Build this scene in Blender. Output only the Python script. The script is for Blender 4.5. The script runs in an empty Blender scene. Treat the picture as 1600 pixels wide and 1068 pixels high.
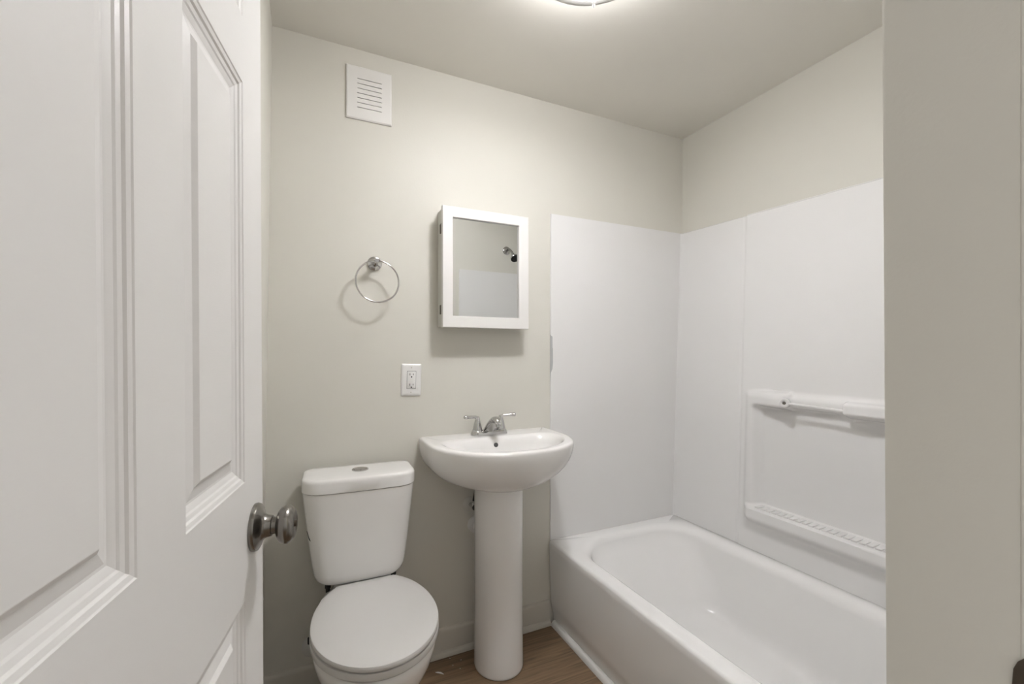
import bpy, bmesh, math, random
from mathutils import Vector, Matrix
random.seed(7)
C = bpy.context.scene.collection
S = bpy.context.scene
PI = math.pi

# ------------------------------------------------------------------ camera
CAM_H = 1.21
YAW = math.radians(25.05)
cam = bpy.data.cameras.new('camera')
cam.sensor_fit = 'HORIZONTAL'
cam.sensor_width = 36.0
cam.lens = 687.0 / 1600.0 * 36.0
cam.shift_y = 17.0 / 1600.0
cam.clip_start = 0.02
camo = bpy.data.objects.new('camera', cam)
camo.location = (0, 0, CAM_H)
camo.rotation_euler = (PI / 2, 0, -YAW)
C.objects.link(camo)
S.camera = camo

# ------------------------------------------------------------------ world: daylight of the hallway behind the camera
w = bpy.data.worlds.new('world')
S.world = w
w.use_nodes = True
bg = w.node_tree.nodes['Background']
bg.inputs[1].default_value = 0.80
_nt = w.node_tree
_tc = _nt.nodes.new('ShaderNodeTexCoord')
_sx = _nt.nodes.new('ShaderNodeSeparateXYZ')
_nt.links.new(_tc.outputs['Generated'], _sx.inputs[0])
_mr = _nt.nodes.new('ShaderNodeMapRange')
_mr.inputs['From Min'].default_value = -1.0
_nt.links.new(_sx.outputs['Z'], _mr.inputs['Value'])
_rp = _nt.nodes.new('ShaderNodeValToRGB')            # made-up hallway gradient for reflections: darker floor, pale walls, bright top
_els = _rp.color_ramp.elements
_els[0].position, _els[0].color = 0.30, (0.30, 0.25, 0.20, 1)
_els[1].position, _els[1].color = 0.90, (1.30, 1.32, 1.32, 1)
for _p, _c in ((0.44, (0.55, 0.52, 0.48, 1)), (0.50, (1.0, 1.02, 1.05, 1)), (0.66, (1.12, 1.14, 1.16, 1))):
    _e = _els.new(_p)
    _e.color = _c
_nt.links.new(_mr.outputs['Result'], _rp.inputs['Fac'])
_ab = _nt.nodes.new('ShaderNodeMath')                # hallway light shaped by direction: dimmer straight behind, brighter to the sides
_ab.operation = 'ABSOLUTE'
_nt.links.new(_sx.outputs['X'], _ab.inputs[0])
_m2 = _nt.nodes.new('ShaderNodeMapRange')
_m2.inputs['To Min'].default_value = 0.55
_m2.inputs['To Max'].default_value = 1.30
_nt.links.new(_ab.outputs[0], _m2.inputs['Value'])
_vm = _nt.nodes.new('ShaderNodeVectorMath')
_vm.operation = 'SCALE'
_tn = _nt.nodes.new('ShaderNodeMix')                  # a little warmer straight behind
_tn.data_type = 'RGBA'
_tn.blend_type = 'MULTIPLY'
_tn.inputs[7].default_value = (1.03, 0.97, 0.88, 1)
_iv = _nt.nodes.new('ShaderNodeMath')
_iv.operation = 'SUBTRACT'
_iv.inputs[0].default_value = 1.0
_nt.links.new(_ab.outputs[0], _iv.inputs[1])
_nt.links.new(_iv.outputs[0], _tn.inputs[0])
_nt.links.new(_rp.outputs['Color'], _tn.inputs[6])
_nt.links.new(_tn.outputs[2], _vm.inputs[0])
_nt.links.new(_m2.outputs['Result'], _vm.inputs['Scale'])
_nt.links.new(_vm.outputs[0], bg.inputs[0])

# ------------------------------------------------------------------ exposure
vs = S.view_settings
vs.view_transform = 'Standard'
vs.look = 'None'
vs.gamma = 1.0
vs.exposure = 0.0
vs.use_curve_mapping = False
LAMP = 33.5                      # strength of the ceiling lamp's glass
LAMP_COL = (1.0, 1.0, 1.03)

# ------------------------------------------------------------------ materials
def mat(name, col, rough=0.5, metal=0.0, spec=0.5, bump=0.0, bscale=200.0, coat=0.0, var=0.0, vscale=3.0):
    m = bpy.data.materials.new(name)
    m.use_nodes = True
    nt = m.node_tree
    b = nt.nodes['Principled BSDF']
    b.inputs['Base Color'].default_value = (*col, 1)
    b.inputs['Roughness'].default_value = rough
    b.inputs['Metallic'].default_value = metal
    b.inputs['Specular IOR Level'].default_value = spec
    b.inputs['Coat Weight'].default_value = coat
    b.inputs['Coat Roughness'].default_value = 0.05
    tc = nt.nodes.new('ShaderNodeTexCoord')
    if bump > 0:
        n = nt.nodes.new('ShaderNodeTexNoise')
        n.inputs['Scale'].default_value = bscale
        n.inputs['Detail'].default_value = 3
        nt.links.new(tc.outputs['Object'], n.inputs['Vector'])
        bp = nt.nodes.new('ShaderNodeBump')
        bp.inputs['Strength'].default_value = bump
        bp.inputs['Distance'].default_value = 0.002
        nt.links.new(n.outputs['Fac'], bp.inputs['Height'])
        nt.links.new(bp.outputs['Normal'], b.inputs['Normal'])
    if var > 0:
        n2 = nt.nodes.new('ShaderNodeTexNoise')
        n2.inputs['Scale'].default_value = vscale
        n2.inputs['Detail'].default_value = 4
        nt.links.new(tc.outputs['Object'], n2.inputs['Vector'])
        r = nt.nodes.new('ShaderNodeValToRGB')
        r.color_ramp.elements[0].position = 0.3
        r.color_ramp.elements[1].position = 0.7
        r.color_ramp.elements[0].color = (*[c * (1 - var) for c in col], 1)
        r.color_ramp.elements[1].color = (*[min(1, c * (1 + var)) for c in col], 1)
        nt.links.new(n2.outputs['Fac'], r.inputs['Fac'])
        nt.links.new(r.outputs['Color'], b.inputs['Base Color'])
    return m

M_WALL = mat('wall_paint', (0.71, 0.69, 0.628), 0.46, spec=0.15, bump=0.10, bscale=160, var=0.012)
M_CEIL = mat('ceiling_paint', (0.83, 0.805, 0.745), 0.60, bump=0.05, bscale=170, var=0.012)
M_JAMB = mat('jamb_paint', (0.66, 0.635, 0.58), 0.40)
M_BASE = mat('baseboard_paint', (0.62, 0.59, 0.53), 0.40)
M_TRIMW = mat('white_trim_paint', (0.76, 0.75, 0.72), 0.45)
M_ACRYL = mat('surround_acrylic', (0.84, 0.83, 0.82), 0.22, var=0.01)
M_TUB = mat('tub_enamel', (0.93, 0.92, 0.905), 0.09)
M_PORC = mat('porcelain', (0.90, 0.885, 0.865), 0.07)
M_SEAT = mat('seat_plastic', (0.69, 0.675, 0.655), 0.16)
M_CAB = mat('cabinet_white', (0.83, 0.815, 0.79), 0.35)
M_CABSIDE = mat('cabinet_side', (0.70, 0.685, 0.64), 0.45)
M_PLAST = mat('white_plastic', (0.82, 0.81, 0.79), 0.3)
M_CHROME = mat('chrome', (0.60, 0.595, 0.59), 0.05, metal=1.0)
M_SHOWER = mat('shower_chrome', (0.42, 0.415, 0.41), 0.10, metal=1.0)
M_NICKEL = mat('brushed_nickel', (0.23, 0.218, 0.20), 0.26, metal=1.0)
M_RING = mat('lamp_ring_metal', (0.60, 0.585, 0.56), 0.4, metal=0.35)
M_BRONZE = mat('dark_bronze', (0.10, 0.08, 0.06), 0.45, metal=0.7)
M_DARK = mat('dark_void', (0.02, 0.02, 0.02), 0.8)
M_GREYHOLE = mat('hole_shade', (0.06, 0.06, 0.06), 0.6)  # dark colour stands in for shade in the overflow hole and receptacle gap
M_MIRROR = mat('mirror_glass', (0.76, 0.775, 0.775), 0.015, metal=1.0)
M_BARE = mat('bare_grey_patch', (0.44, 0.445, 0.445), 0.6)
M_FLAKE = mat('paint_flake_white', (0.80, 0.78, 0.74), 0.6)

def door_mat():
    m = bpy.data.materials.new('door_paint')
    m.use_nodes = True
    nt = m.node_tree
    b = nt.nodes['Principled BSDF']
    b.inputs['Base Color'].default_value = (0.80, 0.785, 0.765, 1)
    b.inputs['Roughness'].default_value = 0.38
    tc = nt.nodes.new('ShaderNodeTexCoord')
    mp = nt.nodes.new('ShaderNodeMapping')
    mp.inputs['Scale'].default_value = (90, 14, 260)      # fine embossed grain
    mp.inputs['Rotation'].default_value = (0.25, 0, 0)
    n = nt.nodes.new('ShaderNodeTexNoise')
    n.inputs['Scale'].default_value = 1.6
    n.inputs['Detail'].default_value = 4
    bp = nt.nodes.new('ShaderNodeBump')
    bp.inputs['Strength'].default_value = 0.06
    bp.inputs['Distance'].default_value = 0.001
    nt.links.new(tc.outputs['Object'], mp.inputs['Vector'])
    nt.links.new(mp.outputs['Vector'], n.inputs['Vector'])
    nt.links.new(n.outputs['Fac'], bp.inputs['Height'])
    nt.links.new(bp.outputs['Normal'], b.inputs['Normal'])
    return m
M_DOOR = door_mat()

def wood_mat():
    m = bpy.data.materials.new('vinyl_plank')
    m.use_nodes = True
    nt = m.node_tree
    L = nt.links.new
    b = nt.nodes['Principled BSDF']
    b.inputs['Roughness'].default_value = 0.42
    tc = nt.nodes.new('ShaderNodeTexCoord')
    br = nt.nodes.new('ShaderNodeTexBrick')
    br.offset = 0.37
    br.inputs['Scale'].default_value = 1.0
    br.inputs['Brick Width'].default_value = 1.2
    br.inputs['Row Height'].default_value = 0.15
    br.inputs['Mortar Size'].default_value = 0.0012
    br.inputs['Mortar Smooth'].default_value = 0.3
    br.inputs['Color1'].default_value = (0.235, 0.158, 0.095, 1)
    br.inputs['Color2'].default_value = (0.275, 0.187, 0.115, 1)
    br.inputs['Mortar'].default_value = (0.16, 0.11, 0.07, 1)
    L(tc.outputs['Object'], br.inputs['Vector'])
    mp = nt.nodes.new('ShaderNodeMapping')
    mp.inputs['Scale'].default_value = (1.6, 26, 1)
    L(tc.outputs['Object'], mp.inputs['Vector'])
    n = nt.nodes.new('ShaderNodeTexNoise')
    n.inputs['Scale'].default_value = 2.2
    n.inputs['Detail'].default_value = 7
    n.inputs['Distortion'].default_value = 1.2
    L(mp.outputs['Vector'], n.inputs['Vector'])
    r = nt.nodes.new('ShaderNodeValToRGB')
    r.color_ramp.elements[0].position = 0.28
    r.color_ramp.elements[0].color = (0.50, 0.47, 0.44, 1)
    r.color_ramp.elements[1].position = 0.68
    r.color_ramp.elements[1].color = (1.12, 1.10, 1.08, 1)
    L(n.outputs['Fac'], r.inputs['Fac'])
    mx = nt.nodes.new('ShaderNodeMix')
    mx.data_type = 'RGBA'
    mx.blend_type = 'MULTIPLY'
    mx.inputs[0].default_value = 0.9
    L(br.outputs['Color'], mx.inputs[6])
    L(r.outputs['Color'], mx.inputs[7])
    L(mx.outputs[2], b.inputs['Base Color'])
    bp = nt.nodes.new('ShaderNodeBump')
    bp.inputs['Strength'].default_value = 0.15
    bp.inputs['Distance'].default_value = 0.001
    L(n.outputs['Fac'], bp.inputs['Height'])
    L(bp.outputs['Normal'], b.inputs['Normal'])
    return m
M_WOOD = wood_mat()

def emit_mat(name, col, strength):
    m = bpy.data.materials.new(name)
    m.use_nodes = True
    b = m.node_tree.nodes['Principled BSDF']
    b.inputs['Base Color'].default_value = (0.85, 0.84, 0.8, 1)
    b.inputs['Emission Color'].default_value = (*col, 1)
    b.inputs['Emission Strength'].default_value = strength
    return m
def shade_mat():
    # glass shade: the bulb behind it makes a hot spot in the middle, the rest glows weakly
    m = emit_mat('lamp_glass', LAMP_COL, 1.0)
    nt = m.node_tree
    tc = nt.nodes.new('ShaderNodeTexCoord')
    mp = nt.nodes.new('ShaderNodeMapping')
    mp.inputs['Scale'].default_value = (1, 1, 0)
    ln = nt.nodes.new('ShaderNodeVectorMath')
    ln.operation = 'LENGTH'
    mr = nt.nodes.new('ShaderNodeMapRange')
    mr.interpolation_type = 'SMOOTHSTEP'
    mr.inputs['From Min'].default_value = 0.024
    mr.inputs['From Max'].default_value = 0.046
    mr.inputs['To Min'].default_value = LAMP * 16.5
    mr.inputs['To Max'].default_value = LAMP * 0.72
    nt.links.new(tc.outputs['Object'], mp.inputs['Vector'])
    nt.links.new(mp.outputs['Vector'], ln.inputs[0])
    nt.links.new(ln.outputs['Value'], mr.inputs['Value'])
    nt.links.new(mr.outputs['Result'], nt.nodes['Principled BSDF'].inputs['Emission Strength'])
    return m
M_GLOW = shade_mat()
M_GLOWSIDE = emit_mat('lamp_glass_side', LAMP_COL, LAMP * 0.75)

def clear_mat():
    m = mat('frosted_bar', (0.84, 0.83, 0.81), 0.12)
    m.node_tree.nodes['Principled BSDF'].inputs['Transmission Weight'].default_value = 0.5
    return m
M_BAR = clear_mat()

# ------------------------------------------------------------------ helpers
def empty(name, loc, label, cat, group=None):
    o = bpy.data.objects.new(name, None)
    o.empty_display_size = 0.05
    o.location = loc
    C.objects.link(o)
    o['label'] = label
    o['category'] = cat
    if group:
        o['group'] = group
    return o

def origin_of(o):
    v = Vector((0, 0, 0))
    while o is not None:
        v += o.location
        o = o.parent
    return v

def build(name, verts, faces, m, parent=None, loc=None, smooth=35, label=None):
    """verts are world coordinates; the object's origin is its parent's base (or loc)."""
    base = origin_of(parent) if parent else Vector(loc or (0, 0, 0))
    me = bpy.data.meshes.new(name)
    me.from_pydata([tuple(Vector(v) - base) for v in verts], [], faces)
    bm = bmesh.new()
    bm.from_mesh(me)
    bmesh.ops.remove_doubles(bm, verts=bm.verts, dist=1e-6)
    bmesh.ops.recalc_face_normals(bm, faces=bm.faces)
    ang = math.radians(smooth)
    for f in bm.faces:
        f.smooth = True
    for e in bm.edges:
        if len(e.link_faces) == 2:
            e.smooth = e.calc_face_angle(0) < ang
        else:
            e.smooth = False
    bm.to_mesh(me)
    bm.free()
    me.materials.append(m)
    o = bpy.data.objects.new(name, me)
    C.objects.link(o)
    if parent:
        o.parent = parent
    else:
        o.location = base
    if label:
        o['label'] = label
    return o

def join(*parts):
    V, F = [], []
    for v, f in parts:
        n = len(V)
        V += list(v)
        F += [tuple(i + n for i in g) for g in f]
    return V, F

def loft(rings, cap0=True, cap1=True, closed=True):
    n = len(rings[0])
    V = [p for r in rings for p in r]
    F = []
    for i in range(len(rings) - 1):
        for j in range(n if closed else n - 1):
            k = (j + 1) % n
            F.append((i * n + j, i * n + k, (i + 1) * n + k, (i + 1) * n + j))
    if cap0:
        F.append(tuple(range(n - 1, -1, -1)))
    if cap1:
        F.append(tuple((len(rings) - 1) * n + j for j in range(n)))
    return V, F

def box(x0, x1, y0, y1, z0, z1, bev=0.0, seg=2):
    if bev <= 0:
        V = [(x, y, z) for z in (z0, z1) for x, y in ((x0, y0), (x1, y0), (x1, y1), (x0, y1))]
        return V, [(3, 2, 1, 0), (4, 5, 6, 7), (0, 1, 5, 4), (1, 2, 6, 5), (2, 3, 7, 6), (3, 0, 4, 7)]
    bm = bmesh.new()
    bmesh.ops.create_cube(bm, size=1.0)
    for v in bm.verts:
        v.co = Vector(((x0 + x1) / 2 + v.co.x * (x1 - x0), (y0 + y1) / 2 + v.co.y * (y1 - y0), (z0 + z1) / 2 + v.co.z * (z1 - z0)))
    bmesh.ops.bevel(bm, geom=list(bm.edges), offset=bev, segments=seg, profile=0.5, affect='EDGES')
    bm.verts.index_update()
    V = [tuple(v.co) for v in bm.verts]
    F = [tuple(v.index for v in f.verts) for f in bm.faces]
    bm.free()
    return V, F

def frame_of(axis):
    a = Vector(axis).normalized()
    u = a.orthogonal().normalized()
    if abs(a.z) < 0.9:
        u = Vector((0, 0, 1)).cross(a).normalized()
    v = a.cross(u)
    return a, u, v

def lathe(center, axis, prof, n=40, cap0=True, cap1=True):
    """prof: list of (distance along axis, radius)."""
    a, u, v = frame_of(axis)
    c = Vector(center)
    rings = []
    for d, r in prof:
        rings.append([c + a * d + (u * math.cos(t) + v * math.sin(t)) * max(r, 1e-5) for t in [2 * PI * i / n for i in range(n)]])
    return loft(rings, cap0, cap1)

def tube(pts, radii, n=16, sx=1.0, sy=1.0, cap=True):
    P = [Vector(p) for p in pts]
    if not isinstance(radii, (list, tuple)):
        radii = [radii] * len(P)
    rings = []
    prev = None
    for i, p in enumerate(P):
        t = (P[min(i + 1, len(P) - 1)] - P[max(i - 1, 0)]).normalized()
        if prev is None:
            u = t.orthogonal().normalized()
            if abs(t.z) < 0.95:
                u = Vector((0, 0, 1)).cross(t).normalized()
        else:
            u = (prev - t * prev.dot(t)).normalized()
        prev = u
        v = t.cross(u)
        rings.append([p + (u * math.cos(k) * sx + v * math.sin(k) * sy) * radii[i] for k in [2 * PI * j / n for j in range(n)]])
    return loft(rings, cap, cap)

def smooth_path(pts, n=8):
    P = [Vector(p) for p in pts]
    P = [2 * P[0] - P[1]] + P + [2 * P[-1] - P[-2]]
    out = []
    for i in range(1, len(P) - 2):
        for k in range(n):
            t = k / n
            out.append(0.5 * ((2 * P[i]) + (P[i + 1] - P[i - 1]) * t + (2 * P[i - 1] - 5 * P[i] + 4 * P[i + 1] - P[i + 2]) * t * t + (-P[i - 1] + 3 * P[i] - 3 * P[i + 1] + P[i + 2]) * t ** 3))
    out.append(P[-2])
    return out

def rrect(x0, x1, y0, y1, r, z, n=10, m=8):
    """rounded rectangle ring; r may be one radius or four (x1y1, x0y1, x0y0, x1y0)."""
    if not isinstance(r, (list, tuple)):
        r = (r,) * 4
    cs = [(x1 - r[0], y1 - r[0], 0, r[0]), (x0 + r[1], y1 - r[1], PI / 2, r[1]), (x0 + r[2], y0 + r[2], PI, r[2]), (x1 - r[3], y0 + r[3], 1.5 * PI, r[3])]
    arcs = []
    for cx, cy, a, rr in cs:
        arcs.append([(cx + rr * math.cos(a + PI / 2 * i / n), cy + rr * math.sin(a + PI / 2 * i / n)) for i in range(n + 1)])
    pts = []
    for i in range(4):
        pts += arcs[i]
        p, q = arcs[i][-1], arcs[(i + 1) % 4][0]
        pts += [(p[0] + (q[0] - p[0]) * k / m, p[1] + (q[1] - p[1]) * k / m) for k in range(1, m)]
    return [(x, y, z) for x, y in pts]

def sstep(a, b, x):
    if a == b:
        return 1.0 if x >= a else 0.0
    t = max(0.0, min(1.0, (x - a) / (b - a)))
    return t * t * (3 - 2 * t)

def tag(o, label, cat, kind=None, group=None):
    o['label'] = label
    o['category'] = cat
    if kind:
        o['kind'] = kind
    if group:
        o['group'] = group
    return o

def struct(name, vf, m, label, cat, smooth=30):
    return tag(build(name, vf[0], vf[1], m, smooth=smooth), label, cat, 'structure')

# ------------------------------------------------------------------ room shell
D = 1.72          # back wall
H = 2.335         # ceiling
XR = 1.797        # right wall
YF = 0.2315       # inside face of the front wall (with the doorway)
YO = 0.085        # outside face of the front wall
JX = 0.50         # right side of the doorway
JL = -0.205       # left side of the doorway

struct('floor', box(-1.2, 2.1, -1.4, D + 0.1, -0.05, 0.0), M_WOOD, 'brown wood-look plank floor running under the fixtures', 'floor')
struct('ceiling', box(-0.5, XR + 0.1, YO, D + 0.1, H, H + 0.06), M_CEIL, 'plain beige-grey painted ceiling above the bathroom', 'ceiling')
struct('wall_back', box(-0.5, XR + 0.1, D, D + 0.1, 0, H), M_WALL, 'beige-grey painted back wall behind toilet, sink and mirror cabinet', 'wall')
struct('wall_right', box(XR, XR + 0.1, YO, D, 0, H), M_WALL, 'beige-grey painted wall above the long side of the tub', 'wall')
# left wall: leans a little and jogs back where the open door swings
def wall_left():
    xt, xb, xj = -0.107, -0.137, -0.30
    V = [(xb, D, 0), (xb, 0.95, 0), (xj, 0.95, 0), (xj, YO, 0), (-0.5, YO, 0), (-0.5, D, 0),
         (xt, D, H), (xt, 0.95, H), (xj, 0.95, H), (xj, YO, H), (-0.5, YO, H), (-0.5, D, H)]
    F = [(i, (i + 1) % 6, (i + 1) % 6 + 6, i + 6) for i in range(6)] + [(5, 4, 3, 2, 1, 0), (6, 7, 8, 9, 10, 11)]
    return V, F
struct('wall_left', wall_left(), M_WALL, 'sliver of beige-grey painted wall seen between door edge and back corner', 'wall')

def wall_front():
    lean = lambda z: (z - 1.2) * 0.0053
    def slab(x0, x1, z0, z1, round_right=False, round_left=False):
        rings = []
        for z in (z0, z1):
            yf = YF + lean(z)
            r = 0.004
            if round_left:
                ring = [(x0, YO, z), (x1, YO, z), (x1, yf, z), (x0 + r, yf, z), (x0 + r * 0.3, yf - r * 0.3, z), (x0, yf - r, z)]
            else:
                ring = [(x0, YO, z), (x1, YO, z), (x1, yf, z), (x0, yf, z)]
            rings.append(ring)
        return loft(rings)
    return join(slab(JX, XR, 0, H, round_left=True), slab(-0.30, JL, 0, H), slab(JL, JX, 2.06, H))
struct('wall_front', wall_front(), M_WALL, 'grey-beige wall end at the right, edge of the doorway in front of the tub', 'wall')

# baseboard: flat board, eased top and a lighter shoe moulding at the floor
def baseboard(x0, x1):
    prof = [(D, 0.0), (D - 0.026, 0.0), (D - 0.0255, 0.010), (D - 0.0215, 0.017), (D - 0.014, 0.0205), (D - 0.0125, 0.021), (D - 0.0125, 0.092), (D - 0.010, 0.101), (D - 0.005, 0.105), (D, 0.106)]
    return loft([[(x, y, z) for y, z in prof] for x in (x0, x1)])
struct('baseboard_back', baseboard(-0.137, 0.985), M_BASE, 'painted baseboard along the back wall behind toilet and pedestal', 'baseboard', 50)
def quarter(x0, y0, y1, r):
    prof = [(x0, 0), (x0 + r, 0), (x0 + r, r)] + [(x0 + r - r * math.sin(a), r * math.cos(a)) for a in [PI / 2 * i / 6 for i in range(1, 6)]]
    return loft([[(x, y, z) for x, z in prof] for y in (y0, y1)])
struct('trim_1', quarter(0.983, YF + 0.001, D - 0.024, 0.021), M_TRIMW, 'white quarter-round strip on the floor along the tub apron', 'trim', 60)

# the wooden jamb of the doorway, flush with the wall end, with its strike plate
jamb = struct('trim_2', box(JX - 0.0012, JX + 0.02, 0.03, 0.1415, 0, 2.06, 0.001, 1), M_JAMB, 'narrow grey doorway jamb at the right edge of the picture', 'door jamb')
def strike():
    pts = []
    for i in range(24):
        a = 2 * PI * i / 24
        c, s_ = math.cos(a), math.sin(a)
        pts.append((0.116 + math.copysign(abs(c) ** 0.75, c) * 0.029, 0.953 + math.copysign(abs(s_) ** 0.65, s_) * 0.030))
    rings = [[(x, 0.116 + (y - 0.116) * k, 0.953 + (z - 0.953) * k) for y, z in pts] for x, k in ((JX - 0.0010, 1.0), (JX - 0.0036, 1.0), (JX - 0.0046, 0.94))]
    return loft(rings)
build('strike_plate', *strike(), M_BRONZE, jamb, label='dark bronze strike plate')

# ------------------------------------------------------------------ six-panel door, standing open along the left
DOOR_A = math.radians(9.59)
DD = Vector((math.sin(DOOR_A), math.cos(DOOR_A), 0))      # from hinge to free edge
DN = Vector((DD.y, -DD.x, 0))                             # face seen by the camera
DP = Vector((-0.0645, 0.8028, 0))
DW = 0.632
def dpt(s, z, depth=0.0):
    """s metres back from the free edge; the door hangs a touch out of plumb."""
    lean = (1.2 - z) * 0.016
    return DP + DD * (-s + lean) - DN * depth + Vector((0, 0, z))
def door_mesh():
    V, F = [], []
    def q(*pts):
        n = len(V)
        V.extend(pts)
        F.append(tuple(range(n, n + len(pts))))
    sb = [0.0, 0.088, 0.272, 0.360, 0.544, DW]
    zb = [0.012, 0.235, 0.861, 1.028, 1.585, 1.675, 1.925, 2.035]
    T = 0.035
    cols, rows = (1, 3), (1, 3, 5)
    # moulding: inset from the panel's edge, depth below the face
    prof = [(0.0, 0.0), (0.0015, 0.0012), (0.006, 0.0024), (0.008, 0.0044), (0.0125, 0.0056), (0.0145, 0.0070), (0.0190, 0.0084), (0.0215, 0.0094), (0.0240, 0.0096), (0.0250, 0.0094), (0.0365, 0.0070), (0.0420, 0.0028), (0.0428, 0.0026)]
    for i in range(5):
        for j in range(7):
            s0, s1, z0, z1 = sb[i], sb[i + 1], zb[j], zb[j + 1]
            if i in cols and j in rows:
                for k in range(len(prof) - 1):
                    a, da = prof[k]
                    b, db = prof[k + 1]
                    A = [dpt(s0 + a, z0 + a, da), dpt(s1 - a, z0 + a, da), dpt(s1 - a, z1 - a, da), dpt(s0 + a, z1 - a, da)]
                    B = [dpt(s0 + b, z0 + b, db), dpt(s1 - b, z0 + b, db), dpt(s1 - b, z1 - b, db), dpt(s0 + b, z1 - b, db)]
                    for m_ in range(4):
                        n_ = (m_ + 1) % 4
                        q(A[m_], A[n_], B[n_], B[m_])
                e, de = prof[-1]
                q(dpt(s0 + e, z0 + e, de), dpt(s1 - e, z0 + e, de), dpt(s1 - e, z1 - e, de), dpt(s0 + e, z1 - e, de))
            else:
                q(dpt(s0, z0), dpt(s1, z0), dpt(s1, z1), dpt(s0, z1))
            q(dpt(s0, z1, T), dpt(s1, z1, T), dpt(s1, z0, T), dpt(s0, z0, T))
    for j in range(7):
        for s in (0, DW):
            q(dpt(s, zb[j]), dpt(s, zb[j + 1]), dpt(s, zb[j + 1], T), dpt(s, zb[j], T))
    for i in range(5):
        for z in (zb[0], zb[-1]):
            q(dpt(sb[i], z), dpt(sb[i + 1], z), dpt(sb[i + 1], z, T), dpt(sb[i], z, T))
    return V, F
door = struct('door_1', door_mesh(), M_DOOR, 'white six-panel door with round nickel knob standing open at left', 'door', 13)
KS, KZ = 0.0435, 0.948
kc = dpt(KS, KZ)
knob = build('door_knob', *lathe(kc, DN, [(0.0, 0.0345), (0.003, 0.0350), (0.0065, 0.0335), (0.009, 0.0290), (0.0115, 0.0225), (0.014, 0.0185), (0.018, 0.0162), (0.0245, 0.0150), (0.0252, 0.0128), (0.031, 0.0120), (0.0315, 0.0165), (0.0335, 0.0215), (0.037, 0.0258), (0.042, 0.0282), (0.047, 0.0280), (0.052, 0.0250), (0.0555, 0.0205), (0.0570, 0.0150), (0.0560, 0.0110), (0.0555, 0.006), (0.0555, 0.0)], 56), M_NICKEL, door, label='round brushed nickel door knob')
build('lock_button', *lathe(kc + DN * 0.0555, DN, [(0, 0.0045), (0.0028, 0.0045), (0.0035, 0.0035), (0.0035, 0)], 20), M_BRONZE, knob)

# ------------------------------------------------------------------ ceiling lamp
LX, LY = 0.679, 0.941
lamp = empty('ceiling_light', (LX, LY, H), 'round glowing flush ceiling light with grey metal ring', 'ceiling light')
build('lamp_ring', *lathe((LX, LY, H), (0, 0, -1), [(0.066, 0.157), (0.064, 0.176), (0.066, 0.184), (0.072, 0.187), (0.080, 0.186), (0.083, 0.182), (0.0835, 0.172), (0.082, 0.164), (0.072, 0.158)], 72, False, False), M_RING, lamp)
build('lamp_shade', *lathe((LX, LY, H), (0, 0, -1), [(0.074, 0.157), (0.082, 0.153), (0.094, 0.140), (0.106, 0.115), (0.114, 0.08), (0.1165, 0.06), (0.118, 0.04), (0.1187, 0.02), (0.119, 0.0)], 72, False, True), M_GLOW, lamp)
build('lamp_base', *lathe((LX, LY, H), (0, 0, -1), [(0.0, 0.10), (0.0, 0.145), (0.066, 0.150), (0.070, 0.154)], 72, False, False), M_GLOWSIDE, lamp)
for k, a in enumerate((math.radians(56.0), math.radians(176), math.radians(296))):
    cx, cy = LX + math.cos(a) * 0.1815, LY + math.sin(a) * 0.1815
    dx, dy = math.cos(a), math.sin(a)
    clip = tube(smooth_path([(cx, cy, H - 0.072), (cx + dx * .002, cy + dy * .002, H - 0.084), (cx - dx * 0.010, cy - dy * 0.010, H - 0.090), (cx - dx * 0.034, cy - dy * 0.034, H - 0.095)], 5), 0.0021, 10)
    ball = lathe((cx, cy, H - 0.079), (0, 0, -1), [(0.0, 0.0), (0.001, 0.003), (0.004, 0.0042), (0.008, 0.0036), (0.0105, 0.0018), (0.011, 0)], 16)
    build('glass_clip', *join(clip, ball), M_PLAST, lamp)

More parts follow.
